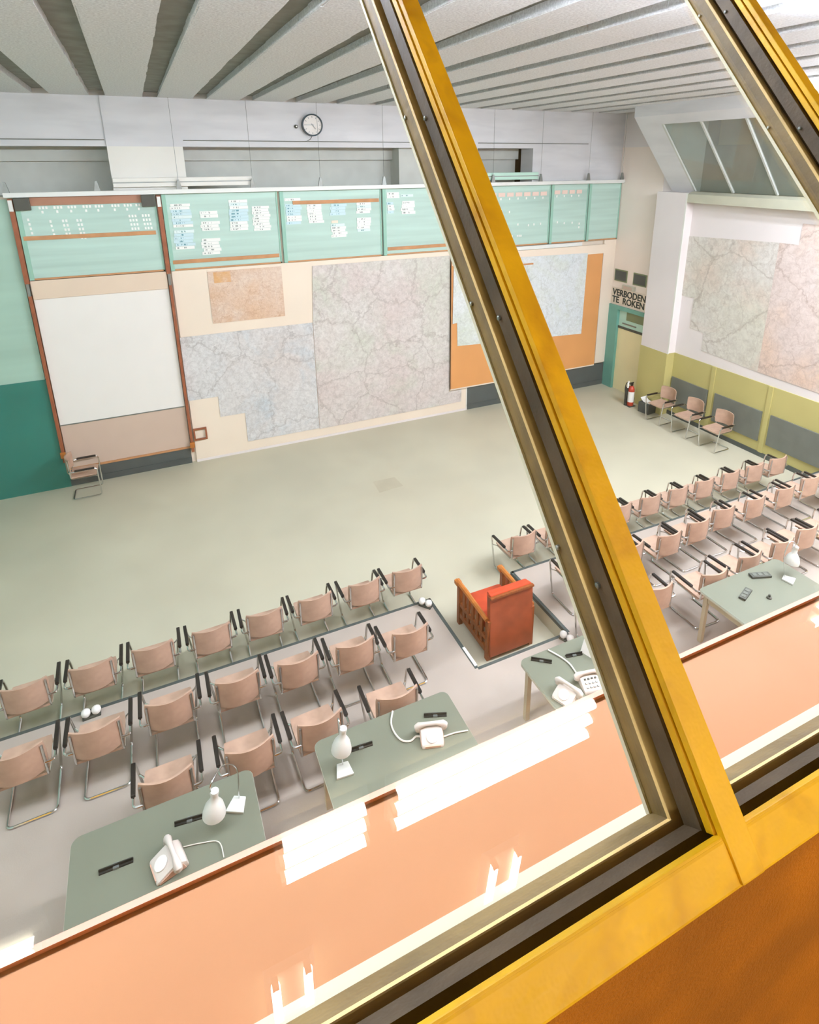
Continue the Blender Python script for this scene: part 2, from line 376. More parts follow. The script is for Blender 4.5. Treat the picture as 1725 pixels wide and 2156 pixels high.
# slanted booth window high in the right wall
W2 = struct(empty('window_2'), 'slanted booth window jutting from the right wall')
prof = [(9.95, ZC), (9.95, 6.87), (11.3, 5.3), (XR + 0.15, 5.3), (XR + 0.15, ZC)]
for y0, y1 in ((10.1, 10.75), (5.6, 6.15)): MB().prism([(px, y0, pz) for px, pz in prof], (0, y1 - y0, 0)).build('cheek', 'concrete', W2)
MB().prism([(9.95, 6.15, ZC), (9.95, 6.15, 6.87), (10.08, 6.15, 6.7), (10.3, 6.15, 6.9), (10.3, 6.15, ZC)], (0, 3.95, 0)).build('fascia', 'concrete', W2)
MB().prism([(11.05, 6.0, 5.28), (11.05, 6.0, 5.1), (XR + 0.2, 6.0, 5.1), (XR + 0.2, 6.0, 5.33), (11.2, 6.0, 5.33)], (0, 4.085, 0)).build('sill', 'sill_cream', W2)
dv = Vector((10.09 - 11.27, 0, 6.7 - 5.33)); 
for y in (10.075, 9.1, 8.1, 7.1, 6.17):
    MB().prism([(11.27, y - 0.02, 5.33), (11.27, y + 0.02, 5.33), (11.31, y + 0.02, 5.36), (11.31, y - 0.02, 5.36)], dv).build('mullion', 'recess_grey', W2)
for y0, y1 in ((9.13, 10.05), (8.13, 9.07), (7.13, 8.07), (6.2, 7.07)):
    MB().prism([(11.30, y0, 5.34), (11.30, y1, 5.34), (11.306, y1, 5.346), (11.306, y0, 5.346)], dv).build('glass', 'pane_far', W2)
# room behind it
br = struct(MB().box(13.6, 13.75, 5.6, 12.9, 4.3, ZC).box(XR + 0.15, 13.7, 12.75, 12.9, 4.3, ZC).box(XR + 0.15, 13.7, 5.45, 5.6, 4.3, ZC).box(XR + 0.15, 13.7, 5.5, 12.9, 4.2, 4.3).box(10.3, 13.75, 5.45, 10.9, ZC - 0.05, ZC + 0.1).box(XR + 0.15, 13.75, 10.85, 12.9, ZC - 0.05, ZC + 0.1).build('wall_booth', 'window_green'), 'green walls inside the far booth')
box('wall_panel', 'window_cream', 13.56, 13.6, 10.65, 11.58, 6.35, 7.0, br)
box('counter', 'door_olive', 11.5, 12.2, 6.0, 10.6, 4.3, 5.2, br)

# ------------------------------------------------------------------ lamps
def batten(name, cx, cy, cz, length, along_y, ntube, spread, tube_mat, label, group=None, body_w=None, tr=0.019):
    rz = PI / 2 if along_y else 0
    e = empty(name, (cx, cy, cz), rz, label, 'lamp', group)
    bw = body_w or spread / 2 + 0.06
    MB().prism([(-length / 2, -bw, 0.0), (-length / 2, bw, 0.0), (-length / 2, bw * 0.7, -0.05), (-length / 2, -bw * 0.7, -0.05)], (length, 0, 0)).build('housing', 'paint_white', e)
    for k in range(ntube):
        oy = (k - (ntube - 1) / 2) * (spread / max(1, ntube - 1)) if ntube > 1 else 0
        MB().tube([(-length / 2 + 0.04, oy, -0.085), (length / 2 - 0.04, oy, -0.085)], tr, 8).build('tube', tube_mat, e, smooth=True)
        for sx in (-1, 1): MB().box(sx * (length / 2 - 0.03) - 0.015, sx * (length / 2 - 0.03) + 0.015, oy - 0.02, oy + 0.02, -0.11, -0.045).build('socket', 'paint_white', e)
    return e
for cx in (-3.55, -1.55, 0.4, 2.3, 4.2, 6.1, 8.0):
    batten('fluorescent_lamp_offscreen', cx, 2.85, ZC, 1.5, False, 2, 0.2, 'tube_hall', 'twin-tube fluorescent batten on the hall ceiling above the observation window', 'hall battens above the window')
for cx, cy in ((9.42, 1.9), (9.42, 3.8), (8.2, 1.3), (8.2, 4.3), (10.3, 1.9), (10.3, 4.2)):  # some of these unseen lamps are added to brighten the right side
    batten('fluorescent_lamp_offscreen', cx, cy, ZC, 1.5, True, 2, 0.2, 'tube_hall', 'unseen twin-tube fluorescent batten on the hall ceiling near the right wall, some added for brightness', 'hall battens near the right wall')
# the one whose end glares beside the right mullion in the photograph
batten('fluorescent_lamp', 9.42, 5.7, ZC, 1.5, True, 2, 0.2, 'tube_hall', 'twin-tube fluorescent batten glaring on the hall ceiling beside the slanted booth window')
ZB = 6.98
batten('fluorescent_lamp_offscreen', -1.55, -2.42, ZB, 1.5, False, 1, 0.1, 'tube_booth', 'single-tube fluorescent batten on the observation room ceiling', tr=0.03)
for cx, ln in ((0.47, 0.53), (1.58, 1.47), (5.35, 1.5)):
    batten('fluorescent_lamp_offscreen', cx, -2.69, ZB, ln, False, 3, 0.30, 'tube_booth', 'three-tube fluorescent batten on the observation room ceiling', 'observation room ceiling battens', tr=0.032)
for cx in (0.23, 1.78):
    batten('fluorescent_lamp_offscreen', cx, -4.5, ZB, 1.2, True, 2, 0.2, 'tube_booth', 'twin-tube fluorescent batten set lengthwise on the observation room ceiling', 'observation room lengthwise battens', tr=0.028)

# ------------------------------------------------------------------ observation room: wall, ledge, window
wo = struct(MB().box(-3.2, 6.4, 0.262, 0.335, 0.0, 5.19).box(-3.2, 6.4, 0.262, 0.285, 5.19, 5.262).box(-3.2, 6.4, 0.33, 0.42, 0.0, 5.04).build('wall_front', 'booth_wall'), 'ochre wall below the observation window')
MB().box(-3.35, -3.2, -7, 1.6, 4.2, 7.1).box(6.4, 6.55, -7, 1.6, 4.2, 7.1).box(-3.35, 6.55, -7.15, -7, 4.2, 7.1).build('wall_booth_side', 'booth_ceiling')['kind'] = 'structure'
struct(box('floor_booth', 'booth_floor', -3.3, 6.5, -7.1, 0.3, 4.2, 4.4))
struct(box('ceiling_booth', 'booth_ceiling', -3.3, 6.5, -7.1, 1.62, ZB, ZB + 0.12))
struct(MB().box(XL, -3.2, 0.3, 0.42, 0, ZC + 0.2).box(6.4, XR + 0.15, 0.3, 0.42, 0, ZC + 0.2).build('wall_back', 'wall_lilac'))
lg = struct(box('trim_1', 'ledge_orange', -3.2, 8.5, 0.40, 0.842, 4.62, 4.8), 'orange ledge outside the observation window')
box('lip', 'ledge_lip', -3.2, 8.5, 0.832, 0.844, 4.6, 4.809, lg)
struct(box('trim_2', 'sill_cream', -3.2, 8.5, 0.36, 0.457, 5.04, 5.09), 'cream sill outside the observation window')
W1 = struct(empty('window_1'), 'slanted observation window with yellow painted frame')
UV = Vector((0, 0.66, 0.7513)); NV = Vector((0, -0.7513, 0.66)); P0 = Vector((0, 0.287, 5.3))
def wp(x, s, dep): return P0 + Vector((x, 0, 0)) + UV * s - NV * dep
def wbar(name, m, x0, x1, s0, s1, d0, d1, bevel=0.0):
    M = MB(); M.v = [tuple(wp(x, s, dd)) for dd in (d0, d1) for s in (s0, s1) for x in (x0, x1)]
    M.f = [(0, 2, 3, 1), (4, 5, 7, 6), (0, 1, 5, 4), (2, 6, 7, 3), (0, 4, 6, 2), (1, 3, 7, 5)]
    return M.build(name, m, W1, bevel=bevel)
MX = (-1.5, -0.5, 0.5, 1.5, 2.5, 3.5); ST = 1.86
for mx in MX:
    wbar('mullion_face', 'frame_yellow', mx - 0.016, mx + 0.018, -0.044, ST, -0.005, 0.007, 0.002)
    wbar('mullion_core', 'frame_brown', mx - 0.006, mx + 0.008, 0.0, ST, 0.007, 0.12)
    for sg in (-1, 1):
        e = mx + 0.001
        def sb(n, m, o0, o1, d0, d1, bv=0.0):
            a, b = sorted((e + sg * o0, e + sg * o1)); wbar(n, m, a, b, 0.0, ST, d0, d1, bv)
        sb('mullion_lip', 'frame_yellow', 0.0, 0.019, 0.0095, 0.022, 0.001)
        sb('mullion_web', 'frame_grey', 0.0, 0.018, 0.030, 0.060)
        sb('bead', 'frame_cream', 0.0, 0.026, 0.070, 0.078, 0.002)
        sb('sash', 'frame_brown', 0.0, 0.020, 0.078, 0.116)
        sb('lit_sash_edge', 'sill_cream', 0.0, 0.0235, 0.116, 0.124)  # pale strip stands in for the outer edge lit by the hall
        for s in (0.22, 0.62, 1.02, 1.42):
            for dd in (0.053, 0.112):
                MB().lathe([(0.004, -0.002), (0.004, 0.002), (0.002, 0.003)], 8, Matrix.Translation(wp(e + sg * (0.0195 if dd < 0.1 else 0.0215), s + dd, dd)) @ Matrix.Rotation(sg * PI / 2, 4, 'Y')).build('screw', 'steel', W1)
for x0, x1 in zip(MX[:-1], MX[1:]):
    a, b = x0 + 0.008, x1 - 0.006
    wbar('bottom_lip', 'frame_yellow', a, b, -0.03, 0.0, 0.0, 0.012, 0.002)
    wbar('bottom_gap', 'frame_brown', a, b, -0.034, -0.026, 0.012, 0.032)
    wbar('bottom_web', 'frame_grey', a, b, -0.03, 0.0, 0.032, 0.060)
    wbar('bottom_gap', 'frame_brown', a, b, -0.034, -0.018, 0.060, 0.070)
    wbar('bead', 'frame_cream', a, b, -0.03, 0.006, 0.070, 0.078, 0.002)
    wbar('sash', 'frame_brown', a, b, -0.03, 0.002, 0.078, 0.118)
    wbar('top_rail', 'frame_yellow', a, b, ST - 0.06, ST, 0.0, 0.12)
    wbar('glass', 'pane', a, b, -0.003, ST - 0.05, 0.0655, 0.0685)
wbar('bottom_rail', 'frame_yellow', -3.2, 6.4, -0.046, -0.002, -0.001, 0.012, 0.003)
wbar('window_edge', 'frame_yellow', -3.2, -1.516, -0.04, ST, -0.002, 0.12); wbar('window_edge', 'frame_yellow', 3.518, 6.4, -0.04, ST, -0.002, 0.12)
struct(box('trim_3', 'concrete', -3.3, 6.5, 1.43, 1.75, 6.66, ZC + 0.2), 'concrete fascia above the observation window')

# ------------------------------------------------------------------ far wall: boards, screen, maps
rail = empty('hanging_rail', (0, 12.34, 5.5), 0, 'long white rail with small triangular hangers above the boards', 'rail')
MB().box(-1.95, XR - 0.02, -0.03, 0.03, -0.03, 0.03).build('bar', 'rail_white', rail)
MB().box(-1.95, XR - 0.02, -0.035, 0.03, -0.045, -0.03).build('underside', 'rail_white', rail)
for bx in (-1.9, -0.56, 0.77, 2.09, 3.42, 4.78, 6.1, 7.43, 8.73, 10.14, 11.2):
    MB().prism([(bx - 0.05, -0.02, 0.03), (bx + 0.05, -0.02, 0.03), (bx + 0.015, -0.02, 0.2), (bx - 0.015, -0.02, 0.2)], (0, 0.04, 0)).build('hanger', 'steel', rail)
    if bx > 0: MB().tube([(bx, 0, 0.19), (bx, 0.0, ZC - 5.5)], 0.004, 5).build('wire', 'steel', rail)
t = empty('trough_lamp', (0.9, 12.435, 5.66), 0, 'white trough lamp lying on the rail before the white column', 'lamp'); MB().box(-1.2, 1.2, -0.05, 0.05, -0.08, 0.08).build('body', 'paint_white', t, bevel=0.01); MB().box(-1.2, 1.2, -0.055, -0.05, -0.01, 0.01).build('seam', 'steel', t)
t = empty('trough_lamp', (8.0, 12.435, 5.66), 0, 'white trough lamp lying on the rail right of the slim white column', 'lamp'); MB().box(-0.7, 0.7, -0.05, 0.05, -0.08, 0.08).build('body', 'door_mint', t, bevel=0.01); MB().box(-0.7, 0.7, -0.055, -0.05, -0.01, 0.01).build('seam', 'steel', t)

YB = 12.43
def board(x0, x1, z0, z1, label, strips=None, mark=None, frame='mint_frame'):
    e = empty('status_board', ((x0 + x1) / 2, YB, z0), 0, label, 'board')
    hw = (x1 - x0) / 2; h = z1 - z0
    MB().box(-hw, hw, 0, 0.06, 0, h).build('face', 'mint', e)
    MB().box(-hw, -hw + 0.07, -0.015, 0, 0, h).build('stile', frame, e)
    MB().box(hw - 0.025, hw, -0.012, 0, 0, h).build('edge', frame, e)
    MB().box(-hw, hw, -0.012, 0, 0, 0.03).build('bottom_trim', 'brown_strip', e)
    for (sx0, sx1, sz) in strips or []:
        MB().box(sx0 - (x0 + x1) / 2, sx1 - (x0 + x1) / 2, -0.02, 0, sz - z0 - 0.035, sz - z0 + 0.035).build('wooden_strip', 'brown_strip', e)
    return e
BZ0, BZ1 = 4.04, 5.45
def b2w(px0, py0, px, py, X0, X1, ZT, ZB_): pass
def strips(e, x0, z0, items):
    o = e.location
    for (x, z, wd, rows, kinds, rh) in items:
        for k in range(rows):
            kd = kinds[k % len(kinds)]
            if kd == '-': continue
            jx = random.uniform(-0.02, 0.02); ww = wd * random.uniform(0.9, 1.0)
            b = MB().box(x + jx - o.x, x + jx + ww - o.x, -0.012, 0, z - (k + 1) * rh + 0.004 - o.z, z - k * rh - o.z)
            c = b.build('label_strip', {'w': 'strip_white', 'b': 'strip_blue', 'p': 'strip_pale', 'y': 'cream'}[kd], e)
            c.location = (0, 0, 0)
def dots(e, pts, r=0.028, m='chalk', nm='lettering'):
    o = e.location; M = MB()
    for (x, z, *n) in pts:
        nn = n[0] if n else 1
        for k in range(nn):
            xx = x + k * 0.05
            M.box(xx - r * 0.7 - o.x, xx + r * 0.7 - o.x, -0.008, 0, z - r - o.z, z + r - o.z)
    c = M.build(nm, m, e); c['kind'] = 'stuff'; return c
bl = board(-1.835, 0.345, 4.05, BZ1, 'mint status board with brown header and rows of tiny white figures', [(-1.8, 0.28, 4.77)])
o = bl.location
MB().box(-1.6 - o.x, 0.12 - o.x, -0.03, 0, 5.31 - o.z, 5.45 - o.z).build('header', 'brown_top', bl)
for x0, x1 in ((-1.83, -1.6), (0.11, 0.34)): MB().box(x0 - o.x, x1 - o.x, -0.1, 0, 5.24 - o.z, 5.445 - o.z).build('winch_box', 'dark_grey', bl, bevel=0.01)
pts = []
for gx_ in (-1.45, -1.23, -1.02, -0.79, -0.6, -0.34, -0.14, 0.05): pts += [(gx_ - 0.03, 5.27, 3), (gx_, 5.2, 1)]
for gx_, n, z0_ in ((-1.68, 4, 5.08), (-1.36, 4, 5.04), (-1.17, 4, 5.04), (-0.95, 5, 5.04), (-0.12, 5, 5.08), (0.1, 5, 5.08)):
    for k in range(n): pts.append((gx_ + k * 0.006, z0_ - k * 0.075, 3 if gx_ > -0.2 else 2 if gx_ > -1.3 else 1))
dots(bl, pts, 0.022)
e2 = board(0.45, 2.55, BZ0, BZ1, 'mint status board with four columns of white and pale blue label strips', [(0.5, 2.5, 4.2)])
strips(e2, 0, 0, [(0.58, 5.27, 0.36, 8, 'wwbbpbbw', 0.054), (0.58, 4.79, 0.36, 6, 'pbbbbw', 0.06), (1.08, 5.12, 0.34, 2, 'ww', 0.065), (1.08, 4.93, 0.34, 3, 'www', 0.06), (1.06, 4.61, 0.34, 5, 'wwwww', 0.062), (1.62, 5.31, 0.36, 10, 'wpwbbbbwww', 0.058), (2.05, 5.18, 0.34, 9, 'wwwwwwwww', 0.053)])
e3 = board(2.6, 4.73, BZ0, BZ1, 'mint status board with brown strip near its top and scattered label strips', [(2.85, 4.68, 5.22)])
strips(e3, 0, 0, [(2.7, 5.31, 0.32, 9, 'w-bbbbwwb', 0.057), (3.14, 5.18, 0.32, 7, 'wwwwwww', 0.054), (3.62, 5.26, 0.2, 1, 'y', 0.08), (3.62, 5.17, 0.34, 4, 'bbbb', 0.058), (3.62, 4.84, 0.15, 1, 'y', 0.06), (3.62, 4.77, 0.33, 5, 'pwwww', 0.056), (4.18, 5.18, 0.32, 4, 'wpww', 0.056), (4.18, 4.87, 0.32, 5, 'wwwwp', 0.058)])
e4 = board(4.77, 6.92, BZ0, BZ1, 'mint status board with few label strips beside the window mullion', [(4.86, 6.85, 4.18)])
strips(e4, 0, 0, [(4.87, 5.37, 0.3, 2, 'ww', 0.062), (5.18, 5.32, 0.3, 1, 'p', 0.055), (4.88, 5.17, 0.15, 4, 'bwwb', 0.06), (5.2, 5.18, 0.32, 4, 'wwww', 0.07)])
e5 = board(6.95, 9.1, BZ0, BZ1, 'mint board with a row of small pink tags along its top', None)
strips(e5, 0, 0, [])
o = e5.location
for k in range(7):
    xx = 7.4 + k * 0.235; MB().box(xx - o.x, xx + 0.18 - o.x, -0.01, 0, 5.2 - o.z, 5.29 - o.z).build('tag', 'blush', e5)
dots(e5, [(7.47 + k * 0.235, 5.15) for k in range(7)] + [(7.5, 5.05), (7.5, 4.97), (7.72, 4.9), (7.95, 4.85), (7.72, 4.75), (7.72, 4.67), (8.2, 4.55), (8.5, 4.52), (8.66, 4.53), (8.85, 4.54), (7.95, 4.28, 3), (8.2, 4.28, 3)], 0.024)
e6 = board(9.13, 10.24, BZ0, BZ1, 'narrow mint board with four small pink tags', None)
o = e6.location
for k in range(4):
    xx = 9.22 + k * 0.22; MB().box(xx - o.x, xx + 0.16 - o.x, -0.01, 0, 5.22 - o.z, 5.31 - o.z).build('tag', 'blush', e6)
dots(e6, [(9.29 + k * 0.22, 5.17) for k in range(4)] + [(9.35, 4.55), (9.56, 4.52), (9.8, 4.52), (10.02, 4.49), (10.02, 4.4)], 0.024)
e7 = board(10.27, 11.28, BZ0, BZ1, 'plain mint board in the corner by the right wall', None)
o = e6.location
tag(box('chalk_shelf', 'rail_white', 6.95, 10.12, 12.36, 12.45, 3.94, 4.03, bevel=0.008), 'white shelf strip under the tagged mint boards', 'shelf')

def pole(x, z0, z1, zj, label):
    e = empty('guide_post', (x, 12.40, z0), 0, label, 'post')
    MB().box(-0.035, 0.035, -0.03, 0.09, zj - z0, z1 - z0).build('upper_rail', 'brown_wood', e)
    MB().box(-0.025, 0.025, -0.03, 0.09, 0, zj - z0 - 0.22).build('lower_rail', 'brown_wood', e)
    MB().box(-0.02, 0.02, -0.025, 0.08, zj - z0 - 0.22, zj - z0).build('joint', 'steel', e)
    MB().box(-0.03, 0.03, -0.05, -0.03, z1 - z0 - 0.2, z1 - z0 - 0.02).build('bracket', 'rail_white', e)
    MB().box(-0.045, 0.045, -0.045, -0.03, 0.1, 0.22).build('stop', 'arm_wood', e)
pole(-1.88, 0.55, 5.43, 4.0, 'brown wooden guide post between teal wall and projection screen')
pole(0.40, 0.28, 5.43, 4.0, 'brown wooden guide post between projection screen and map panel')
e = empty('projection_screen', (-0.74, 12.44, 0.38), 0, 'white projection screen with cream header and pink-beige lower panel', 'screen')
MB().box(-1.1, 1.1, 0.0, 0.03, 0.9, 3.34).build('cloth', 'screen_white', e)
MB().box(-1.1, 1.1, -0.03, 0.04, 3.33, 3.66).build('header', 'cream_dark', e, bevel=0.006)
MB().box(-1.1, 1.1, 0.01, 0.05, 0.0, 0.91).build('lower_panel', 'pink_panel', e)
MB().box(-1.1, 1.1, -0.01, 0.05, -0.03, 0.01).build('bottom_rail', 'brown_strip', e)
MB().box(-1.1, 1.1, -0.005, 0.03, 0.895, 0.915).build('hem', 'steel', e)
e = empty('display_board', (3.68, 12.46, 0.0), 0, 'tall cream display board reaching the floor and carrying the large maps', 'board')
MB().box(-3.225, 2.75, 0.0, 0.05, 0.0, 4.03).box(2.75, 3.22, 0.0, 0.05, 0.0, 0.62).build('sheet', 'cream', e)
MB().box(-3.225, 3.22, -0.012, 0.0, 0.0, 0.05).build('foot_rail', 'wall_lilac', e)
MB().box(3.2, 3.225, -0.01, 0.05, 0.0, 0.6).build('end_trim', 'paint_white', e)
def wallmap(poly, y, m, label, ax='x'):
    pl = [(a, y, b) if ax == 'x' else (y, a, b) for a, b in poly]
    return tag(MB().prism(pl, (0, -0.008, 0) if ax == 'x' else (-0.008, 0, 0)).build('wall_map', m), label, 'map')
wallmap([(1.09, 2.93), (2.53, 2.93), (2.53, 3.97), (1.09, 3.97)], 12.455, 'map_small', 'small orange-brown map pinned above the larger maps')
tag(MB().box(1.2, 1.52, 12.441, 12.447, 3.74, 3.95).build('map_inset', 'map_inset'), 'tiny orange inset print on the small brown map', 'print')
wallmap([(0.44, 1.38), (1.02, 1.38), (1.02, 0.92), (1.52, 0.92), (1.52, 0.25), (3.1, 0.25), (3.1, 2.72), (0.44, 2.72)], 12.455, 'map_left', 'pale map with stepped lower corner beside the projection screen')
wallmap([(3.11, 0.23), (6.74, 0.26), (6.74, 0.58), (6.4, 0.58), (6.4, 3.93), (3.17, 3.93), (3.11, 2.7)], 12.452, 'map_main', 'largest grey-pink map in the middle of the far wall')
e = empty('pin_board', (8.62, 12.385, 0.66), 0, 'orange pin board with cream top edge carrying pale maps', 'board')
MB().box(-2.22, 2.22, 0, 0.04, 0.0, 3.04).build('face', 'orange_board', e)
MB().box(-2.22, 2.22, -0.005, 0.045, -0.03, 0.0).build('bottom_trim', 'cream', e)
MB().box(-2.22, -2.2, -0.006, 0.04, 0.0, 3.2).build('side_trim', 'brown_strip', e)
MB().box(-2.22, 2.3, 0.0, 0.045, 3.04, 3.27).build('header', 'cream', e)
wallmap([(6.58, 1.75), (10.31, 1.6), (10.33, 3.74), (6.52, 3.8)], 12.381, 'map_pale', 'pale green map sheet pinned on the orange board')
wallmap([(6.44, 2.32), (6.74, 2.34), (6.78, 3.84), (6.46, 3.86)], 12.372, 'map_pale', 'narrow pale blue map strip overlapping the sheet on the orange board')
tag(MB().box(8.2, 8.66, 12.363, 12.373, 3.57, 3.61).build('name_strip', 'brown_strip'), 'short brown strip above the pale map on orange board', 'strip')
tag(MB().box(10.9, XR - 0.01, 12.44, 12.5, 0.66, 4.03).build('wall_sheet', 'cream', bevel=0.004), 'plain cream sheet between orange board and door corner', 'panel')
e = empty('wooden_frame', (0.585, 12.405, 0.5), 0, 'small rectangular wooden loop by the foot of the guide post', 'frame')
for a in ((-0.13, 0.13, 0.0, 0.03), (-0.13, 0.13, 0.23, 0.26), (-0.13, -0.1, 0.03, 0.23), (0.1, 0.13, 0.03, 0.23)): MB().box(a[0], a[1], 0, 0.04, a[2], a[3]).build('bar', 'brown_wood', e)

# clock
e = empty('wall_clock', (3.35, 12.51, 6.68), 0, 'round white wall clock with dark blue rim on the concrete beam', 'clock')
RX = Matrix.Rotation(PI / 2, 4, 'X')
MB().lathe([(0.205, 0.0), (0.205, 0.09), (0.185, 0.095), (0.18, 0.08), (0.18, 0.0)], 32, RX).build('rim', 'clock_rim', e, smooth=True)
MB().lathe([(0.18, 0.05), (0.18, 0.07)], 32, RX).build('face', 'screen_white', e)
def hand(ang, l, wd, nm):
    MB().obox(Matrix.Translation((0, -0.078, 0)) @ Matrix.Rotation(ang, 4, 'Y') @ Matrix.Translation((0, 0, l / 2 - 0.015)), wd, 0.002, l / 2 + 0.015).build(nm, 'steel', e)
hand(math.radians(270), 0.14, 0.006, 'minute_hand'); hand(math.radians(142), 0.095, 0.009, 'hour_hand')
for k in range(12): MB().obox(Matrix.Translation((0, -0.073, 0)) @ Matrix.Rotation(k * PI / 6, 4, 'Y') @ Matrix.Translation((0, 0, 0.148)), 0.006, 0.002, 0.016).build('hour_mark', 'steel', e)
MB().tube([(0, -0.01, -0.2), (-0.04, -0.01, -0.26), (-0.1, -0.01, -0.29)], 0.006, 6).build('cable', 'steel', e)
e = empty('wall_bell', (3.04, 12.51, 6.65), 0, 'tiny round dark bell left of the clock', 'bell')
MB().lathe([(0.035, 0), (0.035, 0.03), (0.02, 0.05)], 14, RX).build('body', 'dark_grey', e, smooth=True)
MB().lathe([(0.014, 0.045), (0.014, 0.058), (0.004, 0.06)], 10, RX).build('button', 'chalk', e, smooth=True)

# right wall: maps, sign, vents
wallmap([(10.14, 2.98), (9.75, 2.98), (9.75, 2.28), (9.35, 2.25), (9.35, 1.84), (7.9, 1.78), (7.9, 4.45), (10.14, 4.35)], XR - 0.001, 'map_right', 'grey-green map with stepped corner on the right wall', 'y')
wallmap([(7.9, 1.78), (3.5, 1.72), (3.5, 4.85), (7.5, 4.85), (7.5, 4.45), (7.9, 4.45)], XR - 0.003, 'map_right_pink', 'large pinkish map next to the grey-green map on the right wall', 'y')
def text_mesh(s, size, name, material, parent, M):
    cu = bpy.data.curves.new(name, 'FONT'); cu.body = s; cu.size = size; cu.extrude = 0.004; cu.offset = 0.006
    ob = bpy.data.objects.new('t', cu); COL.objects.link(ob)
    dg = bpy.context.evaluated_depsgraph_get(); me = bpy.data.meshes.new_from_object(ob.evaluated_get(dg))
    bpy.data.objects.remove(ob); me.materials.clear(); me.materials.append(MATS[material])
    o = bpy.data.objects.new(name, me); COL.objects.link(o); o.parent = parent; o.matrix_local = M; return o
e = empty('no_smoking_sign', (XR - 0.012, 11.82, 2.36), 0, 'white sign reading VERBODEN TE ROKEN above the door', 'sign')
MB().box(-0.012, 0.0, -0.7, 0.6, 0.0, 0.42).build('board', 'cream', e)
# text faces -X; reading direction runs toward -Y
TM = Matrix(((0, 0, -1, -0.014), (-1, 0, 0, 0.56), (0, 1, 0, 0.0), (0, 0, 0, 1)))
text_mesh('VERBODEN', 0.235, 'lettering', 'ink', e, Matrix.Translation((0, 0, 0.225)) @ TM)
text_mesh('TE  ROKEN', 0.235, 'lettering', 'ink', e, Matrix.Translation((0, 0, 0.03)) @ TM)
for y, lb in ((12.14, 'dark grey louvre vent above the sign nearest the far wall corner'), (11.46, 'dark grey louvre vent above the sign beside the pier')):
    e = empty('wall_vent', (XR - 0.01, y, 2.97), 0, lb, 'vent')
    MB().box(-0.015, 0, -0.23, 0.23, -0.01, 0.3).build('frame', 'door_olive', e); MB().box(-0.02, -0.015, -0.2, 0.2, 0.02, 0.27).build('grille', 'plinth_grey', e)
e = empty('exit_lamp', (XR - 0.01, 11.8, 2.79), 0, 'small pale emergency lamp right above the sign lettering', 'lamp')
MB().box(-0.06, 0, -0.22, 0.22, 0, 0.12).build('body', 'table_edge', e, bevel=0.01); MB().box(-0.075, -0.06, -0.16, 0.16, 0.02, 0.1).build('cover', 'pink_panel', e, bevel=0.005)

# ------------------------------------------------------------------ chairs
def make_chair():
    c = empty('tubular_chair')
    arm = [(-0.2, -0.225, 0.60), (-0.275, -0.225, 0.60), (-0.275, 0.235, 0.61), (-0.2, 0.235, 0.0135), (-0.2, -0.235, 0.0135)]
    path = fillet(arm + [(-p[0], p[1], p[2]) for p in arm[::-1]], 0.055, 4)
    MB().tube(path, 0.0125, 8).build('sled_frame', 'chrome', c, smooth=True)
    half = [(-0.2, -0.228, 0.80), (-0.2, -0.215, 0.435), (-0.2, 0.19, 0.435)]
    MB().tube(fillet(half + [(-p[0], p[1], p[2]) for p in half[::-1]], 0.04, 4), 0.0115, 8).tube([(-0.2, 0.17, 0.435), (-0.253, 0.235, 0.435)], 0.009, 6).tube([(0.2, 0.17, 0.435), (0.253, 0.235, 0.435)], 0.009, 6).build('seat_frame', 'chrome', c, smooth=True)
    def seat(u, v):
        return (0.208 * u * (1 - 0.06 * max(0, v) ** 4), 0.0 + 0.22 * v, 0.462 - 0.012 * (1 - u * u) * (1 - v * v) - 0.02 * max(0, v - 0.6)), (0, 0, 1)
    MB().sheet(seat, 8, 8, 0.024).build('seat', 'chair_skin', c, smooth=True)
    def back(u, v):
        k = 1 - 0.05 * abs(v) ** 6
        return (0.222 * u * k, -0.275 + 0.08 * u * u, 0.67 + 0.155 * v * (1 - 0.06 * abs(u) ** 6)), (0, 1, 0)
    MB().sheet(back, 10, 6, 0.02).build('backrest', 'chair_skin', c, smooth=True)
    for s in (-1, 1):
        MB().box(s * 0.275 - 0.019, s * 0.275 + 0.019, -0.13, 0.195, 0.605, 0.635).build('armrest', 'black_wood', c, bevel=0.006)
    return c
proto = make_chair(); used = [False]
def chair(x, y, z, rz, label, group):
    c = proto if not used[0] else copy_tree(proto)
    used[0] = True
    c.location = (x, y, z); c.rotation_euler = (0, 0, rz); tag(c, label, 'chair', group); return c
def jit(): return random.uniform(-0.03, 0.03)
L = 'chrome tubular chair with black armrests '
def rowchairs(items, z, where, group, ends, k=1.0):
    for i, (x, y) in enumerate(items):
        sp = ends.get(i)
        chair(x, y, z, jit() * k, L + (sp or where), group)
rowchairs([(x, 6.53) for x in (-2.38, -1.75, -1.12, -0.50, 0.13, 0.755, 1.376, 2.03, 2.643)], 0, 'in front row left of red armchair', 'front row chairs left of the red armchair',
    {8: 'ending the front row left of red armchair', 2: 'just ahead of twin globe lamp, front row'})
rowchairs([(-1.62, 5.40), (-0.99, 5.39), (-0.355, 5.42), (0.286, 5.40), (0.90, 5.37), (1.52, 5.33), (2.13, 5.25)], PZ, 'in second row left of red armchair', 'second row chairs left of the red armchair',
    {6: 'ending the second row left of red armchair', 1: 'just behind twin globe lamp, second row'})
rowchairs([(-0.42, 4.60), (0.27, 4.58)], PZ, '', 'chairs at the desk with arched lamp', {0: 'backed against middle of desk with arched lamp', 1: 'backed against corner of desk with arched lamp'}, 2)
rowchairs([(0.91, 4.58), (1.68, 4.53)], PZ, '', 'chairs at the desk with looping cord', {0: 'behind wedge-based desk lamp', 1: 'beside looping white cord of desk telephone'}, 2)
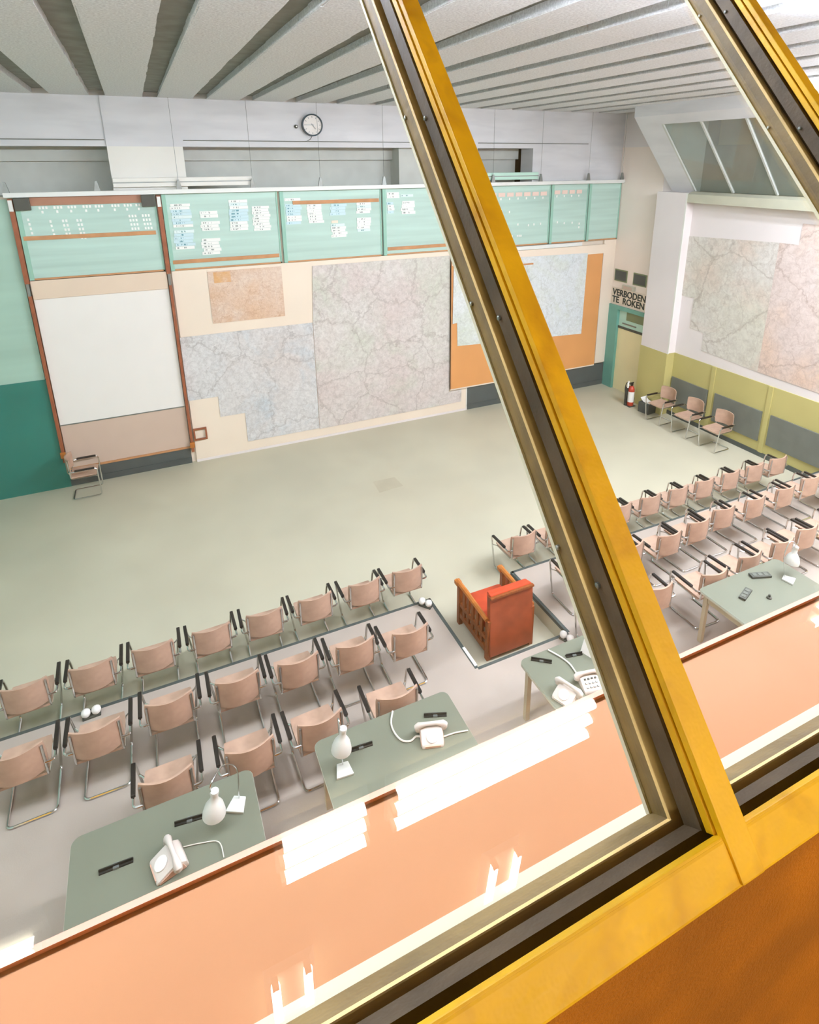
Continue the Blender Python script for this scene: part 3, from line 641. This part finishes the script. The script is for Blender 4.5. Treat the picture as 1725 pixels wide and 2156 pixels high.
rowchairs([(x, 6.53) for x in (4.49, 5.12, 5.74, 6.33, 6.95, 7.56, 8.17, 8.80, 9.43, 10.05)], 0, 'in front row right of red armchair', 'front row chairs right of the red armchair',
    {0: 'in front row first right of red armchair', 9: 'in front row closest to olive wall'})
rowchairs([(4.72, 5.39), (5.45, 5.39), (6.12, 5.36), (6.74, 5.42), (7.36, 5.5), (8.02, 5.49), (8.73, 5.5), (9.41, 5.54), (10.1, 5.5)], PZ, 'in second row right of red armchair', 'second row chairs right of the red armchair',
    {0: 'in second row first right of red armchair', 8: 'in second row closest to olive wall'})
rowchairs([(4.53, 4.62), (5.17, 4.6), (6.0, 4.5), (6.71, 4.56), (7.39, 4.58), (7.99, 4.64), (8.62, 4.64)], PZ, 'in third row on the right', 'third row chairs on the right',
    {1: 'left of desk with dark pen trays', 2: 'backed against desk with dark pen trays', 3: 'behind lamp of desk with pen trays'}, 2)
for y, wh in ((9.8, 'by olive wall next to fire extinguisher'), (9.0, 'in middle of three by olive wall'), (8.22, 'by olive wall furthest from fire extinguisher')):
    chair(10.74, y, 0, PI / 2 + jit(), L + wh, 'chairs along the olive wall')
chair(-1.54, 12.03, 0, -PI / 2, L + 'alone below projection screen corner', None)

# red armchair
e = empty('armchair', (3.575, 5.6, 0), 0.0, 'red leather armchair with wooden spindle arms in the platform recess', 'armchair')
tl = Matrix.Rotation(math.radians(-4), 4, 'X')
MB().obox(Matrix.Translation((0, -0.37, 0.5)) @ tl, 0.315, 0.035, 0.43).build('back_panel', 'red_back', e, bevel=0.01)
MB().obox(Matrix.Translation((0, -0.315, 0.65)) @ tl, 0.29, 0.045, 0.30).build('back_cushion', 'red_leather', e, smooth=True, bevel=0.03)
MB().obox(Matrix.Translation((0, -0.385, 0.925)) @ tl, 0.315, 0.022, 0.015).build('top_rail', 'chair_wood', e, bevel=0.006)
MB().obox(Matrix.Translation((0, -0.335, 0.928)) @ tl, 0.295, 0.035, 0.02).build('top_cushion', 'red_leather', e, bevel=0.012)
MB().box(-0.28, 0.28, -0.3, 0.34, 0.34, 0.45).build('seat_cushion', 'red_leather', e, smooth=True, bevel=0.035)
MB().box(-0.28, 0.28, 0.30, 0.34, 0.2, 0.35).build('apron', 'chair_wood', e, bevel=0.006)
for s in (-1, 1):
    ar = MB().tube([(s * 0.335, -0.36, 0.60), (s * 0.335, 0.2, 0.63), (s * 0.335, 0.40, 0.63), (s * 0.335, 0.44, 0.615)], [0.03, 0.034, 0.034, 0.036], 8).build('armrest', 'arm_wood', e, smooth=True)
    MB().box(s * 0.335 - 0.04, s * 0.335 + 0.04, 0.36, 0.45, 0.585, 0.65).build('arm_scroll', 'arm_wood', ar, bevel=0.015)
    MB().box(s * 0.335 - 0.03, s * 0.335 + 0.03, 0.31, 0.38, 0, 0.6).build('front_leg', 'chair_wood', e, bevel=0.008)
    MB().box(s * 0.315 - 0.03, s * 0.315 + 0.03, -0.40, -0.33, 0, 0.6).build('rear_leg', 'chair_wood', e, bevel=0.008)
    MB().box(s * 0.335 - 0.02, s * 0.335 + 0.02, -0.34, 0.32, 0.12, 0.2).build('stretcher', 'chair_wood', e, bevel=0.005)
    MB().box(s * 0.335 - 0.018, s * 0.335 + 0.018, -0.34, 0.32, 0.3, 0.36).build('side_rail', 'chair_wood', e, bevel=0.005)
    for k in range(5):
        y = -0.24 + k * 0.115
        MB().box(s * 0.335 - 0.014, s * 0.335 + 0.014, y - 0.03, y + 0.03, 0.18, 0.6).build('slat', 'chair_wood', e, bevel=0.004)

# twin step lamps on the platform edge
def globes(x, y, rz, z, label):
    e = empty('step_lamp', (x, y, z), rz, label, 'lamp', None)
    MB().box(-0.09, 0.09, -0.035, 0.035, 0, 0.03).build('base', 'dark_grey', e, bevel=0.006)
    for s in (-1, 1): MB().lathe([(0.02, 0.02), (0.042, 0.045), (0.048, 0.07), (0.042, 0.095), (0.02, 0.113), (0.004, 0.117)], 14, Matrix.Translation((s * 0.05, 0, 0))).build('globe', 'paper_white', e, smooth=True)
globes(-1.18, 6.18, 0.05, PZ, 'twin white globe lamp on the platform edge behind the front row')
globes(2.83, 6.17, -0.9, PZ, 'twin white globe lamp at the platform corner by the recess')
globes(4.17, 4.84, -1.2, PZ, 'twin white globe lamp at the recess corner behind the red armchair')

# ------------------------------------------------------------------ desks
TZ = PZ + 0.75
def desk(x0, x1, label):
    y0, y1 = 3.42, 4.20
    e = empty('desk', ((x0 + x1) / 2, (y0 + y1) / 2, PZ), 0, label, 'desk')
    hx, hy = (x1 - x0) / 2, (y1 - y0) / 2
    rc = 0.07; pl = []
    for cx, cy, a0 in ((hx - rc, hy - rc, 0), (-hx + rc, hy - rc, 90), (-hx + rc, -hy + rc, 180), (hx - rc, -hy + rc, 270)):
        for k in range(6): a = math.radians(a0 + k * 18); pl.append((cx + rc * math.cos(a), cy + rc * math.sin(a), 0.725))
    MB().prism(pl, (0, 0, 0.025)).build('top', 'table_top', e)
    MB().prism([(p[0] * 1.004, p[1] * 1.006, 0.722) for p in pl], (0, 0, 0.024)).build('edge_band', 'table_edge', e)
    for sx in (-1, 1):
        for sy in (-1, 1):
            MB().box(sx * (hx - 0.08) - 0.025, sx * (hx - 0.08) + 0.025, sy * (hy - 0.08) - 0.025, sy * (hy - 0.08) + 0.025, 0, 0.722).build('leg', 'table_leg', e)
    MB().box(-hx + 0.08, hx - 0.08, hy - 0.095, hy - 0.065, 0.6, 0.722).build('apron', 'table_leg', e)
    for sx in (-1, 1): MB().box(sx * (hx - 0.08) - 0.012, sx * (hx - 0.08) + 0.012, -hy + 0.1, hy - 0.1, 0.6, 0.722).build('side_rail', 'table_leg', e)
    return e
desk(-1.115, 0.25, 'grey-green desk with arched desk lamp and diagonal telephone')
desk(0.80, 2.14, 'grey-green desk with looping white telephone cord')
desk(3.0, 4.15, 'grey-green desk behind the red armchair with two telephones')
desk(5.60, 7.02, 'grey-green desk on the right with dark pen trays')
def desk_lamp(bx, by, sx, sy, sz, label, rz):
    e = empty('desk_lamp', (bx, by, TZ), 0, label, 'lamp')
    c, s_ = math.cos(rz), math.sin(rz)
    def P(x, y, z): return (x * c - y * s_, x * s_ + y * c, z)
    pl = [P(-0.075, -0.06, 0), P(0.075, -0.06, 0), P(0.05, 0.07, 0), P(-0.05, 0.07, 0)]
    MB().prism(pl, (0, 0, 0.022)).build('base', 'lamp_white', e, bevel=0.005)
    dx, dy = sx - bx, sy - by
    top = sz - TZ + 0.26
    MB().tube(fillet([P(0, 0.05, 0.02), (P(0, 0.05, 0)[0] - dx * 0.15, P(0, 0.05, 0)[1] + 0.06, top * 0.75), (dx * 0.4, dy * 0.5 + 0.07, top + 0.06), (dx, dy, top + 0.04), (dx, dy, top - 0.04)], 0.12, 6), 0.006, 6).build('arm', 'chrome', e, smooth=True)
    MB().lathe([(0.088, 0), (0.086, 0.03), (0.07, 0.09), (0.045, 0.13), (0.03, 0.15), (0.028, 0.21), (0.034, 0.215), (0.032, 0.235), (0.01, 0.24)], 20, Matrix.Translation((dx, dy, sz - TZ)) @ Matrix.Rotation(0.12, 4, 'Y')).build('shade', 'lamp_white', e, smooth=True)
desk_lamp(0.09, 3.91, -0.085, 3.80, 1.16, 'white desk lamp with arched chrome arm on the desk with the diagonal telephone', -0.5)
desk_lamp(0.97, 3.82, 0.97, 3.87, 1.19, 'white desk lamp standing over its wedge base on the desk with looping cord', -0.1)
desk_lamp(6.75, 3.83, 6.85, 3.90, 1.18, 'white desk lamp on the desk with dark pen trays', 0.4)
def nameplate(xa, ya, xb, yb, label):
    L_ = math.hypot(xb - xa, yb - ya)
    e = empty('nameplate', ((xa + xb) / 2, (ya + yb) / 2, TZ), math.atan2(yb - ya, xb - xa), label, 'nameplate')
    MB().box(-L_ / 2, L_ / 2, -0.018, 0.018, 0, 0.012).build('foot', 'black_plastic', e)
    MB().box(-L_ / 2, L_ / 2, -0.004, 0.004, 0.012, 0.035).build('plate', 'black_plastic', e)
    MB().box(-0.02, 0.02, -0.022, 0.022, 0.0, 0.02).build('clip', 'steel', e)
nameplate(-0.91, 3.84, -0.68, 3.83, 'black nameplate bar left of the diagonal telephone')
nameplate(-0.38, 3.97, -0.16, 3.94, 'black nameplate bar beside the arched desk lamp')
nameplate(1.07, 3.98, 1.28, 3.96, 'black nameplate bar beside the wedge-based lamp')
nameplate(1.82, 4.02, 2.02, 3.94, 'black nameplate bar beyond the telephone with looping cord')
nameplate(3.13, 4.16, 3.30, 4.03, 'black nameplate bar at the left corner of the desk behind the red armchair')
nameplate(3.48, 4.03, 3.66, 3.99, 'black nameplate bar right of the straight white cord')
def tray(x, y, rz, l, w_, label):
    e = empty('pen_tray', (x, y, TZ), rz, label, 'tray')
    MB().box(-l / 2, l / 2, -w_ / 2, w_ / 2, 0, 0.03).build('body', 'dark_grey', e, bevel=0.006)
    for k in range(3): MB().box(-l * 0.38 + k * l * 0.28, -l * 0.2 + k * l * 0.28, -w_ * 0.3, w_ * 0.3, 0.028, 0.034).build('pad', 'panel_grey', e)
tray(6.50, 4.04, -0.35, 0.26, 0.09, 'dark pen tray lying square near the lamp on the right desk')
tray(6.03, 3.88, 0.35, 0.24, 0.08, 'dark pen tray lying askew near the left end of the right desk')
e = empty('ink_stamp', (6.24, 3.72, TZ), 0, 'tiny dark stamp on the right desk', 'stamp'); MB().lathe([(0.03, 0), (0.03, 0.015), (0.012, 0.02), (0.014, 0.05), (0.004, 0.055)], 12).build('body', 'dark_grey', e, smooth=True)
def phone(x, y, rz, label, side='phone_pink', keypad=False):
    e = empty('telephone', (x, y, TZ), rz, label, 'telephone')
    MB().prism([(-0.10, -0.115, 0.0), (-0.10, 0.125, 0.0), (-0.10, 0.11, 0.06), (-0.10, 0.07, 0.085), (-0.10, 0.015, 0.088), (-0.10, -0.105, 0.03)], (0.20, 0, 0)).build('body', 'phone_white', e, smooth=True, bevel=0.014)
    if not keypad:
        for s in (-1, 1): MB().prism([(s * 0.099, -0.09, 0.008), (s * 0.099, 0.10, 0.008), (s * 0.099, 0.08, 0.06), (s * 0.099, 0.0, 0.06), (s * 0.099, -0.08, 0.026)], (s * 0.006, 0, 0)).build('side_panel', side, e)
        MB().obox(Matrix.Translation((0, -0.108, 0.018)), 0.07, 0.005, 0.01).build('front_panel', side, e)
        MB().lathe([(0.052, 0), (0.052, 0.01), (0.03, 0.012)], 20, Matrix.Translation((0, -0.045, 0.060)) @ Matrix.Rotation(0.45, 4, 'X')).build('dial', 'paper_white', e, smooth=True)
    else:
        for r_ in range(3):
            for c_ in range(4): MB().obox(Matrix.Translation((-0.055 + c_ * 0.037, -0.075 + r_ * 0.035, 0.05 + r_ * 0.0165)) @ Matrix.Rotation(0.44, 4, 'X'), 0.010, 0.008, 0.006).build('key', 'dark_grey' if r_ == 2 else 'steel', e, bevel=0.002)
    h = MB().tube([(-0.135, 0.04, 0.085), (-0.11, 0.04, 0.108), (-0.05, 0.04, 0.12), (0.05, 0.04, 0.12), (0.11, 0.04, 0.108), (0.135, 0.04, 0.085)], [0.028, 0.03, 0.018, 0.018, 0.03, 0.028], 10).build('handset', 'phone_white', e, smooth=True)
    for s in (-1, 1): MB().lathe([(0.03, -0.03), (0.034, -0.02), (0.03, 0.01)], 12, Matrix.Translation((s * 0.118, 0.04, 0.09))).build('earpiece', 'phone_white', h, smooth=True)
    return e
ph1 = phone(-0.44, 3.68, math.radians(-76), 'white telephone with pink side panels turned diagonally on its desk')
ph2 = phone(1.79, 3.79, math.radians(-18), 'cream telephone with pink front panel at the looping cord')
phone(3.17, 3.62, math.radians(-68), 'plain white telephone beside the keypad telephone', side='phone_white')
ph3 = phone(3.47, 3.64, math.radians(-12), 'white push-button telephone with keypad and straight cord', keypad=True)
def cord(pts, r, owner):
    inv = (Matrix.Translation(owner.location) @ Matrix.Rotation(owner.rotation_euler.z, 4, 'Z')).inverted()
    P_ = [inv @ Vector(p) for p in pts]; sm = []
    for i in range(len(P_) - 1):
        a, b, c, d_ = P_[max(i - 1, 0)], P_[i], P_[i + 1], P_[min(i + 2, len(P_) - 1)]
        for k in range(6):
            t_ = k / 6; sm.append(0.5 * ((2 * b) + (c - a) * t_ + (2 * a - 5 * b + 4 * c - d_) * t_ ** 2 + (3 * b - a - 3 * c + d_) * t_ ** 3))
    sm.append(P_[-1])
    MB().tube(sm, r, 6).build('cord', 'cord_white', owner, smooth=True)
z = TZ + 0.011
cord([(1.57, 4.19, z), (1.51, 4.08, z), (1.50, 3.97, z), (1.53, 3.87, z), (1.60, 3.83, z), (1.66, 3.85, z), (1.70, 3.83, z)], 0.009, ph2)
cord([(1.89, 3.74, z), (2.0, 3.73, z), (2.12, 3.70, z)], 0.007, ph2)
cord([(3.36, 4.18, z), (3.42, 4.05, z), (3.45, 3.93, z), (3.44, 3.82, z), (3.43, 3.74, z)], 0.009, ph3)
cord([(-0.33, 3.76, z), (-0.2, 3.73, z), (-0.08, 3.68, z), (-0.06, 3.55, z)], 0.004, ph1)
e = empty('tent_card', (3.80, 3.86, TZ), 0.35, 'white folded tent card on the desk behind the red armchair', 'card')
MB().prism([(-0.07, -0.2, 0), (0.0, -0.2, 0.14), (0.07, -0.2, 0)], (0, 0.4, 0)).build('card', 'paper_white', e)

# ------------------------------------------------------------------ things by the olive wall
e = empty('fire_extinguisher', (10.80, 10.86, 0), 0, 'red and white fire extinguisher with hose on a dark stand by the door', 'extinguisher')
MB().lathe([(0.075, 0.02), (0.08, 0.04), (0.08, 0.12)], 16).build('base_band', 'red_paint', e, smooth=True)
MB().lathe([(0.08, 0.12), (0.08, 0.40)], 16).build('label_band', 'paper_white', e, smooth=True)
MB().lathe([(0.08, 0.40), (0.078, 0.46), (0.05, 0.53), (0.02, 0.55)], 16).build('shoulder', 'red_paint', e, smooth=True)
MB().box(-0.03, 0.03, -0.015, 0.015, 0.55, 0.62).box(-0.09, 0.05, -0.012, 0.012, 0.62, 0.64).build('valve', 'black_plastic', e)
MB().tube(fillet([(-0.03, 0, 0.58), (-0.12, 0.06, 0.66), (-0.17, 0.06, 0.5), (-0.12, 0.06, 0.25), (-0.1, 0.03, 0.12)], 0.1, 5), 0.011, 7).build('hose', 'black_plastic', e, smooth=True)
MB().tube([(-0.1, 0.03, 0.5), (-0.1, 0.03, 0.62), (-0.09, 0.02, 0.68)], [0.022, 0.026, 0.018], 8).build('horn', 'paper_white', e, smooth=True)
MB().box(-0.11, 0.11, 0.085, 0.11, 0, 0.5).box(-0.1, 0.1, -0.09, 0.11, 0, 0.02).build('stand', 'dark_grey', e)
e = empty('floor_box', (10.93, 10.38, 0), 0.1, 'dark box with a curled white sheet on top beside the first wall chair', 'box')
MB().box(-0.18, 0.18, -0.16, 0.16, 0, 0.26).build('body', 'plinth_grey', e, bevel=0.01)
def curl(u, v): return (0.1 * v - 0.04, 0.14 * u, 0.275 + 0.09 * max(0, u) ** 2), (0, 0, 1)
MB().sheet(curl, 8, 2, 0.006).build('sheet', 'paper_white', e, smooth=True)
